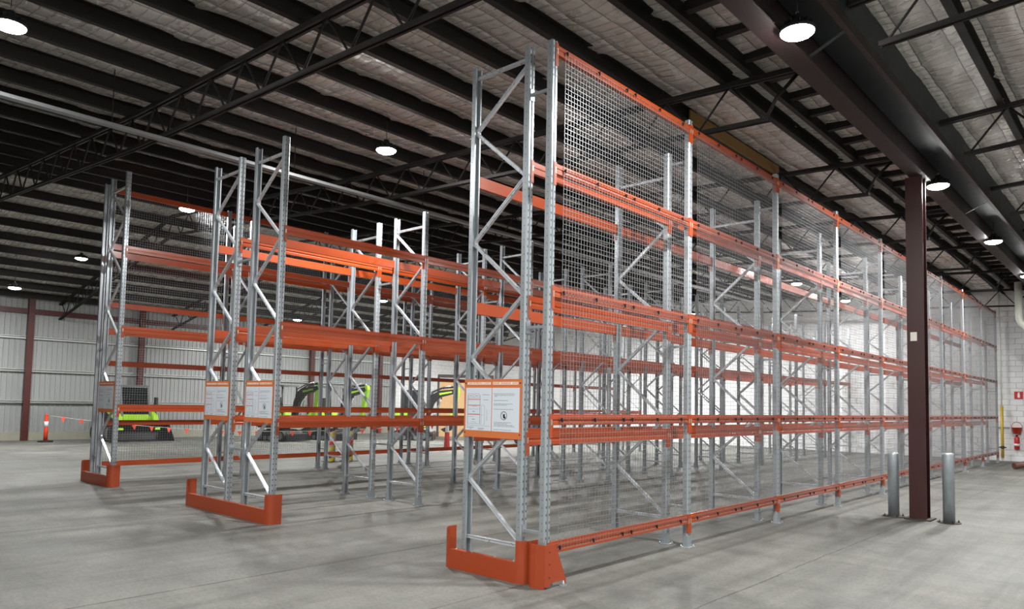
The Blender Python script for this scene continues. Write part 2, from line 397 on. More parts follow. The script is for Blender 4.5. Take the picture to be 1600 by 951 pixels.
gm = MB().prism([(0, -.05), (.11, -.05), (.11, -.03), (.015, -.035), (.015, .035), (.11, .03), (.11, .05), (0, .05)], YF, Y_MET, 'y').mesh('girt', M['girt'])
for z in (1.41, 2.545, 3.74): obj('girt', gm, wl, (XL, 0, z))
obj('eave_beam', MB().box(XL, XL+.12, YF, Y_MET, 4.62, 4.8).mesh('eave_beam', M['red_brown']), wl)
cm = MB().prism([(-.08, -.09), (.26, -.09), (.26, .09), (.245, .09), (.245, .006), (.1, .006), (.1, .09), (-.08, .09)], 0, 5.2, 'z').mesh('steel_column', M['red_brown'])
cm = MB().box(.07, .26, -.1, .1, 0, 5.15).mesh('steel_column', M['red_brown'])
for yy in COLS: obj('steel_column', cm, wl, (XL, yy, 0))

# block walls: courses of painted blocks, each proud of the mortar
def block_mesh(l):
    return cached(('block', l), lambda: MB().poly(
        [(0, 0, 0), (l, 0, 0), (l, 0, .19), (0, 0, .19), (.006, -.012, .006), (l-.006, -.012, .006), (l-.006, -.012, .184), (.006, -.012, .184)],
        [(4, 5, 6, 7), (0, 1, 5, 4), (1, 2, 6, 5), (2, 3, 7, 6), (3, 0, 4, 7)]).mesh('block', M['block']))
wb = struct('wall_back', MB().box(XL-.3, XR, YB, YB+.25, 0, 6.75).mesh('wall_back', M['mortar']), 'white painted block wall at the far end of the hall')
field = MB(); nblk = 0
for c in range(33):
    z = .004+c*.2; x = XL-(.2 if c % 2 else 0)
    while x < 4.6:
        single = -1.85 <= x < 1.75 and c < 31
        if single:
            obj('block', block_mesh(.39), wb, (x+.005, YB, z)); nblk += 1
        else:
            l = .39; o = (x+.005, YB, z)
            field.poly([(o[0]+a, o[1]+b, o[2]+d) for a, b, d in [(0, 0, 0), (l, 0, 0), (l, 0, .19), (0, 0, .19), (.006, -.012, .006), (l-.006, -.012, .006), (l-.006, -.012, .184), (.006, -.012, .184)]],
                       [(4, 5, 6, 7), (0, 1, 5, 4), (1, 2, 6, 5), (2, 3, 7, 6), (3, 0, 4, 7)])
        x += .4
fo = obj('block_field', field.mesh('block_field', M['block']), wb); fo['kind'] = 'stuff'
field = MB()
for c in range(28):
    z = .004+c*.2; y = Y_MET+.02-(.2 if c % 2 else 0)
    while y < YB:
        y0, y1 = max(y, Y_MET), min(y+.39, YB)
        field.poly([(XL+.0, y0, z), (XL, y1, z), (XL, y1, z+.19), (XL, y0, z+.19), (XL+.012, y0+.006, z+.006), (XL+.012, y1-.006, z+.006), (XL+.012, y1-.006, z+.184), (XL+.012, y0+.006, z+.184)],
                   [(4, 5, 6, 7), (0, 1, 5, 4), (1, 2, 6, 5), (2, 3, 7, 6), (3, 0, 4, 7)])
        y += .4
wl2 = struct('wall_corner', MB().box(XL-.25, XL, Y_MET, YB, 0, 5.6).mesh('wall_corner', M['mortar']), 'white block end of the left wall')
fo = obj('block_field', field.mesh('block_field', M['block']), wl2); fo['kind'] = 'stuff'
struct('wall_right', MB().box(XR, XR+.2, YF, YB+.3, 0, 7).mesh('wall_right', M['plain_wall']))
struct('wall_front', MB().box(XL-.3, XR+.2, YF-.2, YF, 0, 7).mesh('wall_front', M['plain_wall']))

# ------------------------------------------------------------------ racking
W_UP, D_UP = .09, .065
def upright_mesh(h):
    def f():
        a, d = W_UP/2, D_UP/2; i = .006
        pts = [(-d, -a), (d-.012, -a), (d, -a+.012), (d, -.012), (d-.012, -.008), (d-.012, .008), (d, .012), (d, a-.012), (d-.012, a), (-d, a),
               (-d, a-.018), (-d+i, a-.018), (-d+i, a-i), (d-.022, a-i), (d-.022, -a+i), (-d+i, -a+i), (-d+i, -a+.018), (-d, -a+.018)]
        return MB().prism(pts, 0.006, h, 'z').mesh('upright', M['upright'])
    return cached(('upright', round(h, 3)), f)
def base_mesh():
    def f():
        m = MB(); m.box(-.06, .075, -.065, .065, 0, .008)
        for s in (-1, 1): m.box(-.03, .036, s*.0475-.002, s*.0475+.002, .008, .14)
        m.box(.033, .0365, -.047, .047, .008, .14)
        for x, y in ((.06, .05), (-.05, -.052)): m.lathe([(.012, .008), (.012, .02), (.006, .022), (.006, .032)], (x, y, 0), 8)
        return m.mesh('base_plate', M['galv_pipe'])
    return cached('base', f)
def brace_mesh(xa, za, xb, zb):
    def f():
        d = Vector((xb-xa, 0, zb-za)); m = MB()
        m.bar((xa, 0, za), (xb, 0, zb), .034, .03, ref=(0, 1, 0))
        u = d.normalized(); nrm = Vector((-u.z, 0, u.x))
        for s in (-1, 1): m.bar(Vector((xa, -.012, za))+nrm*s*.012, Vector((xb, -.012, zb))+nrm*s*.012, .006, .022, ref=(0, 1, 0))
        return m.mesh('brace', M['brace'])
    return cached(('brace', round(xa, 3), round(za, 3), round(xb, 3), round(zb, 3)), f)
def beam_mesh(l, h):
    def f():
        d = .022
        pts = [(-d, 0), (d, 0), (d, h*.30), (d-.007, h*.36), (d-.007, h*.47), (d, h*.53), (d, h*.80), (d-.016, h*.82), (d-.016, h), (-d, h)]
        return MB().prism(pts, 0, l, 'y').mesh('beam', M['orange'])
    return cached(('beam', round(l, 3), h), f)
def connector_mesh(end, h):
    """end 0: at the beam's start (post towards -y); 1: at its far end"""
    def f():
        s = -1 if end == 0 else 1; m = MB(); t = .005; hh = .225
        ys = sorted((0, s*t)); m.box(-.026, .036, ys[0], ys[1], h-hh, h+.004)
        ys = sorted((s*t, s*.042)); m.box(.0325-.0005+.0025, .0395, ys[0], ys[1], h-hh, h+.004)
        for z in (h-.06, h-.12, h-.19): 
            m.lathe([(.006, 0), (.006, .003)], (0, 0, 0), 6) if False else None
        return m.mesh('connector', M['orange'])
    return cached(('conn', end, h), f)
def lock_mesh(end, h):
    def f():
        s = -1 if end == 0 else 1; ys = sorted((s*.012, s*.03)); m = MB()
        m.box(.0395, .0425, ys[0], ys[1], h-.105, h-.05)
        y = s*.021; m.box(.0425, .046, y-.004, y+.004, h-.095, h-.06)
        return m.mesh('safety_lock', M['lock'])
    return cached(('lock', end, h), f)
def add_beam(root, rl, x, y0, y1, ztop, h, face):
    """a beam between posts at y0 and y1 on the side the face sign points to"""
    l = y1-y0-W_UP
    if face > 0: b = obj('beam', beam_mesh(l, h), root, shift((x+.012, y0+W_UP/2, ztop-h), rl)); off = -.012
    else: b = obj('beam', beam_mesh(l, h), root, shift((x-.012, y1-W_UP/2, ztop-h), rl), math.pi); off = -.012
    for e in (0, 1):
        obj('connector', connector_mesh(e, h), b, (off, 0 if e == 0 else l, 0)); obj('safety_lock', lock_mesh(e, h), b, (off, 0 if e == 0 else l, 0))
    return b
NODES = [.36, .924, 1.54, 2.16, 2.77, 3.38, 3.97, 4.57, 5.11, 5.66]
def add_frame(root, rl, xl, xr, y, h):
    f = obj('upright_frame', None, root, shift((0, y, 0), rl))
    obj('upright', upright_mesh(h), f, (xl, 0, 0), math.pi); obj('upright', upright_mesh(h), f, (xr, 0, 0))
    obj('base_plate', base_mesh(), f, (xl, 0, 0), math.pi); obj('base_plate', base_mesh(), f, (xr, 0, 0))
    a, c = xl+.02, xr-.02
    obj('brace', brace_mesh(0, .325, c-a, .325), f, (a, 0, 0))
    k = 0
    while k+1 < len(NODES) and NODES[k+1] < h-.12:
        z0, z1 = NODES[k], NODES[k+1]
        obj('brace', brace_mesh(c-a, z0, 0, z1) if k % 2 == 0 else brace_mesh(0, z0, c-a, z1), f, (a, 0, 0)); k += 1
    zt = NODES[k]+.06
    obj('brace', brace_mesh(0, zt, c-a, zt), f, (a, 0, 0))
def add_rack(label, xl, xr, ys, h_end, h_in, levels, group=None):
    rl = ((xl+xr)/2, ys[0], 0)
    r = thing('pallet_rack', label, 'pallet rack', rl)
    for i, y in enumerate(ys): add_frame(r, rl, xl, xr, y, h_end if i == 0 else h_in)
    for y0, y1 in zip(ys[:-1], ys[1:]):
        for z in levels:
            add_beam(r, rl, xr, y0, y1, z, .125, 1); add_beam(r, rl, xl, y0, y1, z, .125, -1)
    return r, rl

XA, XB_, XC = -1.048, -.2923, 0.0
Y1 = [2.7391*k for k in range(10)]
LV = (4.125, 2.765, 1.42)
rack1, rl1 = add_rack('empty galvanised pallet rack with orange beams, nearest the camera behind wire mesh', XA, XB_, Y1, 5.283, 4.935, LV)
Y2 = [-.07, 2.562, 5.275, 8.013]+[8.013+2.73*k for k in range(1, 7)]
X2 = (-6.794, -6.014, -5.529, -4.767)
rack2, rl2 = add_rack('right half of the middle back-to-back rack pair, with orange beams', X2[2], X2[3], Y2, 5.395, 4.87, LV)
rack3, rl3 = add_rack('left half of the middle back-to-back rack pair, joined by short spacers', X2[0], X2[1], Y2, 5.36, 4.87, LV)
Y3 = [-.13, 2.455, 5.034, 7.683, 10.33, 12.98, 15.63, 18.28]
X3 = (-11.455, -11.124, -10.355)
rack4, rl4 = add_rack('farthest pallet rack by the left aisle, with mesh along its back', X3[1], X3[2], Y3, 6.0, 5.55, (4.56, 3.02, 1.52))
# row spacers of the pair
spm = MB().box(X2[1]+.034, X2[2]-.034, -.02, .02, -.015, .015).box(X2[1]+.034, X2[1]+.042, -.04, .04, -.06, .06).box(X2[2]-.042, X2[2]-.034, -.04, .04, -.06, .06).mesh('row_spacer', M['galv_pipe'])
for y in Y2:
    for z in (.95, 3.75): obj('row_spacer', spm, rack3, shift((0, y, z), rl3))

# mesh screens
def mesh_panel(l, h, pitch=.05, t=.003):
    m = MB(); n = int(l/pitch); k = int(h/pitch)
    for i in range(n+1): m.bar((0, i*pitch, 0), (0, i*pitch, h), t, t)
    for j in range(k+1): m.bar((t, 0, j*pitch), (t, n*pitch, j*pitch), t, t)
    return m.mesh('mesh_panel', M['wire'])
def add_screen(label, x, ys, tops, h0, h1, face, spacer_to, spacer_z, clips):
    rl = (x, ys[0], 0); r = thing('mesh_screen', label, 'mesh screen', rl)
    for i, y in enumerate(ys):
        obj('post', upright_mesh(h0 if i == 0 else h1), r, shift((x, y, 0), rl), 0 if face > 0 else math.pi)
        obj('base_plate', base_mesh(), r, shift((x, y, 0), rl), 0 if face > 0 else math.pi)
        s = 1 if spacer_to > x else -1; L = abs(spacer_to-x)-D_UP-.004
        for z in spacer_z:
            spm = cached(('sp', round(L, 3), s), lambda: MB().box(*sorted((s*(D_UP/2+.002), s*(D_UP/2+.002+L))), -.014, .014, -.014, .014).box(*sorted((s*(D_UP/2+L-.004), s*(D_UP/2+.002+L))), -.03, .03, -.06, .06).mesh('spacer', M['galv_pipe']))
            obj('spacer', spm, r, shift((x, y, z), rl))
    for y0, y1 in zip(ys[:-1], ys[1:]):
        for z in tops: add_beam(r, rl, x, y0, y1, z, .105, face)
        for za, zb in zip(tops[:-1], tops[1:]):
            L = y1-y0-.21; hh = zb-za+.02
            pm_ = cached(('mp', round(L, 2), round(hh, 2)), lambda: mesh_panel(L, hh))
            p = obj('mesh_panel', pm_, r, shift((x+face*.043, y0+.15, za-.075), rl)); p['kind'] = 'stuff'
        if clips:
            cmh = cached('clip', lambda: MB().box(-.008, .010, -.009, .009, -.009, .009).box(.0, .016, -.004, .004, -.026, .012).mesh('clip', M['black_print']))
            for z in tops:
                for fy in (.17, .72, 1.25, 1.42, 1.95, 2.5):
                    if fy < y1-y0-.1: obj('clip', cmh, r, shift((x+.046, y0+fy, z-.05), rl))
    return r
add_screen('tall wire mesh screen on orange rails along the aisle side of the nearest rack', XC, Y1, (.395, 1.605, 2.838, 4.047, 5.235), 5.26, 5.30, 1, XB_, (.48, 2.445, 4.785), True)
add_screen('wire mesh screen on the far side of the farthest rack, by the machines', X3[0], Y3, (.38, 1.2, 2.394, 3.58, 4.765, 5.92), 5.96, 5.96, -1, X3[1], (.48, 2.6), False)

# end guards
def end_guard(label, x0, x1, yf, group):
    r = .11; hi, lo = .40, .195; t = .008; dep = .2
    def outline(o):                                       # plan path from back-left round the front to back-right
        p = [(x0+o, yf+dep)]
        p += [(x0+r-(r-o)*math.cos(a), yf+r-(r-o)*math.sin(a)) for a in [math.pi/2*i/6 for i in range(7)]]
        p += [(x1-r+(r-o)*math.sin(a), yf+r-(r-o)*math.cos(a)) for a in [math.pi/2*i/6 for i in range(7)]]
        p += [(x1-o, yf+dep)]; return p
    A, B = outline(0), outline(t)
    rl = ((x0+x1)/2, yf, 0); g = thing('end_guard', label, 'rack guard', rl, 0, group)
    n = len(A); cut = 8
    def strip(i0, i1, z0, z1):
        vs = []; fs = []
        for i in range(i0, i1+1):
            for q in (A[i], B[i]):
                for z in (z0, z1): vs.append((q[0]-rl[0], q[1]-rl[1], z))
        for i in range(i1-i0):
            a, b = 4*i, 4*(i+1); fs += [(a, b, b+1, a+1), (a+2, a+3, b+3, b+2), (a+1, b+1, b+3, a+3), (a, a+2, b+2, b)]
        k = 4*(i1-i0); fs += [(0, 1, 3, 2), (k, k+2, k+3, k+1)]
        m = MB(); m.poly(vs, fs); return m
    obj('wrap_end', strip(0, 7, 0, hi).mesh('wrap_end', M['guard_orange']), g)
    obj('front_plate', strip(7, 8, 0, lo).box(x0+r-rl[0], x1-r-rl[0], t, .06, lo-.006, lo).mesh('front_plate', M['guard_orange']), g)
    obj('wrap_end', strip(8, n-1, 0, hi).mesh('wrap_end', M['guard_orange']), g)
    bm = MB().lathe([(.011, 0), (.011, .006)], (0, 0, 0), 10).mesh('bolt', M['lock'])
    for fx in (.16, .36, .64, .86):
        obj('bolt', bm, g, (x0+(x1-x0)*fx-rl[0], .035, lo))
end_guard('orange floor guard at the foot of the nearest rack', -1.268, -.135, -.135, 'orange rack end guards')
end_guard('long orange floor guard across the foot of the middle rack pair', -7.2, -4.63, -.2, 'orange rack end guards')
end_guard('small orange floor guard at the foot of the farthest rack', -11.75, -10.2, -.26, 'orange rack end guards')
pg = thing('post_guard', 'orange wedge-shaped guard at the foot of the mesh screen post', 'post guard', (-.02, -.09, 0))
m = MB()
m.prism([(-.10, .05), (-.075, -.02), (-.03, -.05), (.03, -.05), (.118, -.03), (.118, -.022), (.03, -.042), (-.028, -.042), (-.068, -.014), (-.092, .05)], .0, .40, 'z')
obj('front_plate', m.mesh('front_plate', M['guard_orange']), pg)
side = [(-.03, 0), (.30, 0), (.30, .03), (.27, .035), (.12, .40), (-.03, .40)]
obj('side_gusset', MB().prism([(-.03, 0.02), (.05, .02), (.07, .045), (.25, .045), (.25, 0), (.29, 0), (.29, .05), (.12, .40), (-.03, .40)], .118, .126, 'x').mesh('side_gusset', M['guard_orange']), pg)
bl = MB().tube([(.126, 0, 0), (.13, 0, 0)], .006, 8).mesh('bolt', M['ink_dark'])
for z in (.1, .22, .33): obj('bolt', bl, pg, (0, .04, z))
obj('anchor', MB().box(.13, .17, .18, .26, 0, .012).lathe([(.014, .012), (.014, .03), (.007, .032), (.007, .05)], (.15, .22, 0), 8).mesh('anchor', M['galv_pipe']), pg)

# load signs
def text(body, size, mt, parent, loc, align='CENTER'):
    cu = bpy.data.curves.new('lettering', 'FONT'); cu.body = body; cu.size = size; cu.align_x = align; cu.align_y = 'CENTER'; cu.extrude = .0004
    cu.materials.append(mt)
    def f():
        t = bpy.data.objects.new('tmp', cu); COL.objects.link(t); dg = bpy.context.evaluated_depsgraph_get()
        me = bpy.data.meshes.new_from_object(t.evaluated_get(dg)); bpy.data.objects.remove(t); return me
    o = obj('lettering', cached(('text', body, size), f), parent, loc); o.rotation_euler = (math.pi/2, 0, 0); return o
SW, SH = .785, .59
def sign_parts():
    P = {}
    P['board'] = MB().box(-SW/2, SW/2, 0, .006, 0, SH).mesh('board', M['sign_orange'])
    P['panel'] = MB().box(-.182, .182, -.0015, 0, 0, .435).mesh('panel', M['sign_white'])
    P['hl'] = MB().box(-.165, .165, -.0012, 0, 0, .026).mesh('header_strip', M['ink_pale'])
    P['hr'] = MB().box(-.17, .17, -.0012, 0, 0, .026).mesh('header_strip', M['ink_pale'])
    d = MB(); y0, y1 = -.0022, -.0015                    # diagram in panel coordinates (x from left, z up)
    B = lambda x0, x1, z0, z1: d.box(x0, x1, y0, y1, z0, z1)
    for x in (-.155, .02): B(x, x+.006, .06, .36)
    for x in (-.145, -.062):
        B(x, x+.07, .33, .333); B(x, x+.07, .372, .375); B(x, x+.003, .33, .375); B(x+.067, x+.07, .33, .375); B(x+.02, x+.05, .348, .356)
    for z in (.255, .245): B(-.1, -.02, z, z+.004)
    B(-.145, .012, .215, .218); B(-.145, .012, .165, .168); B(-.085, -.05, .188, .196)
    B(-.145, .012, .065, .068); B(-.1, -.03, .082, .085)
    d.bar((-.145, -.0018, .13), (-.066, -.0018, .155), .0007, .004, ref=(0, 1, 0)) if False else None
    B(-.145, -.066, .138, .141); B(-.085, -.05, .108, .116)
    B(.03, .09, .255, .257); B(.03, .09, .158, .160); B(.03, .09, .06, .062); B(.088, .091, .06, .257); B(.04, .043, .07, .25)
    B(.055, .15, .362, .367); B(.07, .14, .31, .315); B(.12, .123, .1, .22)
    B(-.17, .165, .045, .048); B(-.16, -.06, .025, .031); B(-.12, -.09, .012, .018); B(.0, .09, .02, .026); B(.0, .07, .008, .013)
    P['diagram'] = d.mesh('diagram', M['ink'])
    e = MB()
    for z in (.312, .252, .158): e.box(-.155, .026, y0-.0003, y1, z, z+.007)
    P['diagram_bars'] = e.mesh('diagram_bars', M['ink_red'])
    t = MB()
    for z, a, c in ((.372, -.16, .12), (.358, -.15, .12), (.346, -.15, -.115), (.306, -.16, .03), (.272, -.16, .1), (.26, -.16, .02), (.218, -.16, .1), (.088, -.155, .075), (.075, -.15, .02), (.062, -.15, .1), (.05, -.15, .12), (.014, -.155, .085)):
        x = a
        while x < c-.004:
            l = random.choice((.014, .022, .03, .038)); t.box(x, min(x+l, c), y0, y1, z, z+.0055); x += l+.005
    P['text_lines'] = t.mesh('text_lines', M['ink'])
    g = MB(); n = 28; R, r = .043, .037; cz = .158; cx = -.02
    for k in range(n):
        a, b = 2*math.pi*k/n, 2*math.pi*(k+1)/n
        g.poly([(cx+q*math.cos(w_), yy, cz+q*math.sin(w_)*1.0) for yy in (y0,) for q, w_ in ((R, a), (R, b), (r, b), (r, a))], [(3, 2, 1, 0)])
    g.bar((cx-.028, -.0019, cz+.028), (cx+.028, -.0019, cz-.028), .0007, .006, ref=(0, 1, 0))
    g.prism([(cx-.006, cz-.028), (cx+.022, cz-.028), (cx+.024, cz-.01), (cx+.012, cz-.004), (cx+.016, cz+.014), (cx+.004, cz+.02), (cx-.012, cz+.004)], y0, y1, 'y')
    P['pictogram'] = g.mesh('pictogram', M['ink_dark'])
    ww = MB(); x = -.162
    for l in (.09, .14, .08):
        k = x
        while k < x+l-.006: ww.box(k, k+.007, -.0018, -.0012, .004+.003*random.random(), .02+.003*random.random()); k += .0125
        x += l+.012
    P['words'] = ww.mesh('header_words', M['sign_orange'])
    P['screw'] = MB().tube([(0, 0, 0), (0, -.004, 0)], .007, 10).mesh('screw', M['ink_dark'])
    return P
SP = sign_parts()
def sign(label, xc, y, zb, wd):
    s = thing('load_sign', label, 'sign', (xc, y, zb), 0, 'orange framed load signs on the rack ends'); s.scale = (wd/SW, 1, 1)
    obj('board', SP['board'], s)
    a = obj('panel', SP['panel'], s, (-.187, 0, .068)); b = obj('panel', SP['panel'], s, (.187, 0, .068))
    obj('diagram', SP['diagram'], a); obj('diagram_bars', SP['diagram_bars'], a); obj('text_lines', SP['text_lines'], b); obj('pictogram', SP['pictogram'], b)
    h1 = obj('header_strip', SP['hl'], s, (-.185, 0, .535)); h2 = obj('header_strip', SP['hr'], s, (.18, 0, .535))
    text('SAFE WORKING LOADS', .0285, M['sign_orange'], h1, (0, -.0016, .013)); obj('header_words', SP['words'], h2)
    for x in (-.375, .375):
        for z in (.045, .55): obj('screw', SP['screw'], s, (x, 0, z))
    return s
sign('large orange framed load sign on the end of the nearest rack', (XA+XB_)/2, -.056, 1.35, .79)
sign('orange framed load sign on the right half of the middle rack pair', (X2[2]+X2[3])/2+.01, -.126, 1.36, .77)
sign('orange framed load sign on the left half of the middle rack pair', (X2[0]+X2[1])/2+.01, -.126, 1.36, .77)
sign('smallest orange framed load sign on the end of the farthest rack', (X3[1]+X3[2])/2-.02, -.186, 1.375, .78)

# ------------------------------------------------------------------ column and steel bollards
c = thing('steel_column', 'dark red steel column standing between two galvanised bollards', 'column', (1.43, 7.66, 0))
obj('shaft', MB().prism([(-.125, -.115), (.125, -.115), (.125, -.10), (.006, -.10), (.006, .10), (.125, .10), (.125, .115), (-.125, .115), (-.125, .10), (-.006, .10), (-.006, -.10), (-.125, -.10)], .02, 5.5, 'z').mesh('shaft', M['column_red']), c)
obj('base_plate', MB().box(-.19, .19, -.19, .19, 0, .022).mesh('base_plate', M['dark_iron']), c)
obj('paper_notice', MB().box(-.075, .02, -.119, -.1155, 2.83, 2.97).mesh('paper_notice', M['paper']), c, label='small white notice taped to the column')
def steel_bollard(label, x, y, h):
    b = thing('steel_bollard', label, 'bollard', (x, y, 0), 0, 'galvanised bollards beside the column')
    obj('tube', MB().lathe([(.083, .012), (.083, h-.02), (.078, h)], n=28).mesh('tube', M['galv_pipe']), b)
    obj('cap', MB().lathe([(.078, h), (.07, h+.008), (.02, h+.012)], n=28).mesh('cap', M['wire']), b)
    obj('base_plate', MB().lathe([(.165, 0), (.165, .012)], n=28).mesh('base_plate', M['dark_iron']), b)
    bm = MB().lathe([(.016, .012), (.016, .026), (.008, .028), (.008, .045)], (0, 0, 0), 8).mesh('anchor_bolt', M['ink_dark'])
    for a in (.6, 2.2, 3.75, 5.3): obj('anchor_bolt', bm, b, (.14*math.cos(a), .14*math.sin(a), 0))
steel_bollard('galvanised pipe bollard left of the dark red column', 1.05, 7.66, 1.02)
steel_bollard('galvanised pipe bollard right of the dark red column', 1.845, 7.6, 1.06)

# ------------------------------------------------------------------ high bay lamps
def lamp_meshes():
    return dict(
        body=MB().lathe([(.165, 0), (.172, .012), (.165, .04), (.12, .055), (.105, .06), (.1, .10), (.085, .12), (.05, .13), (.045, .17), (.025, .18)], n=28).mesh('housing', M['lamp_body']),
        fins=[MB().bar((.05, 0, .085), (.155, 0, .055), .006, .06).mesh('fin', M['lamp_body'])],
        lens=MB().lathe([(.02, -.05), (.09, -.045), (.14, -.025), (.16, -.008), (.162, .006)], n=28).mesh('lens', M['lens']),
        hook=MB().tube([(.012*math.cos(a), 0, .20+.02*math.sin(a)) for a in [math.pi*2*k/10 for k in range(10)]], .004, 6).mesh('hook', M['galv_pipe']))
LM = lamp_meshes()
LD = bpy.data.lights.new('lamp_light', 'AREA'); LD.shape = 'DISK'; LD.size = .28; LD.energy = LAMP_POWER; LD.color = (1, .995, .98)
def lamp(label, x, y, z, power=1.0, seen=True):
    zt = 5.885 if 1.5 < x < 2.05 else z_foil(x)-.13
    l = thing('high_bay_lamp', label, 'lamp', (x, y, z), 0, 'round high bay lamps under the roof')
    obj('housing', LM['body'], l); obj('lens', LM['lens'], l); obj('hook', LM['hook'], l)
    for k in range(12): obj('fin', LM['fins'][0], l, (0, 0, 0), 2*math.pi*k/12)
    obj('cable', MB().tube([(0, 0, .21), (0, 0, zt-z)], .006, 6).mesh('cable', M['black']), l)
    ld = LD
    if power != 1.0: ld = LD.copy(); ld.energy = LAMP_POWER*power
    lo = bpy.data.objects.new('lamp_light', ld); COL.objects.link(lo); lo.parent = l; lo.location = (0, 0, -.058)
lamp('glaring round lamp at the top left corner of the view', -5.25, -3.3, 5.85, .55)
lamp('round lamp hanging above the middle racks, under a roof sheet seam', -5.15, 1.98, 5.85)
lamp('round lamp over the farthest rack, just under the top rail of its mesh', -12.07, 1.75, 5.95)
lamp('small round lamp by the left aisle, left of the farthest rack', -20.2, 2.15, 5.85)
lamp('small round lamp nearest the grey metal wall, far left', -22.2, .95, 4.97)
lamp('large round lamp under the gutter, nearest the camera on the right', 1.75, 1.7, 5.45)
lamp('round lamp under the gutter just right of the dark red column', 1.66, 8.15, 5.45)
lamp('round lamp under the gutter farthest along on the right', 1.66, 13.35, 5.45)
lamp('tiny round lamp beyond the middle racks, over the excavators', -19.8, 13.4, 5.85, 1.7)
lamp('tiny round lamp beyond the racks, lowest in the left half', -22.4, 11.0, 4.98)
lamp('small round lamp deep in the hall, seen through the mesh below its second highest rail', -4.65, 18.7, 5.85, .55)
lamp('tiny round lamp seen through the mesh just above the far white block wall', -4.6, 23.5, 5.85, .55)
lamp('added round lamp over the far aisle, unseen behind the nearest mesh post', -13.5, 16.2, 5.45, 1.7)  # hidden lamps from here on are added, brightening the far wall and roof
lamp('added round lamp over the excavators, unseen behind the nearest rack upright', -17.4, 16.2, 5.45, 1.7)
lamp('added round lamp before the block wall, unseen behind the second mesh post', -9.85, 21.2, 5.45, 1.7)
lamp('added round lamp in the far left corner, unseen behind the nearest upright', -22.3, 21.2, 5.0)
lamp('added round lamp before the block wall, unseen behind the second left upright', -13.5, 21.2, 5.45, 1.7)
# lamps added out of view behind and beside the camera, brightening signs and roof
for x, y in ((1.75, -4.6), (1.75, -10.0), (8.2, -9.5), (8.2, -3.5), (8.2, 4.5), (8.2, 12.5), (1.66, 18.6)):
    lamp('added round high bay lamp outside the picture', x, y, 5.45, .8 if x > 5 and y > 0 else 1.0)

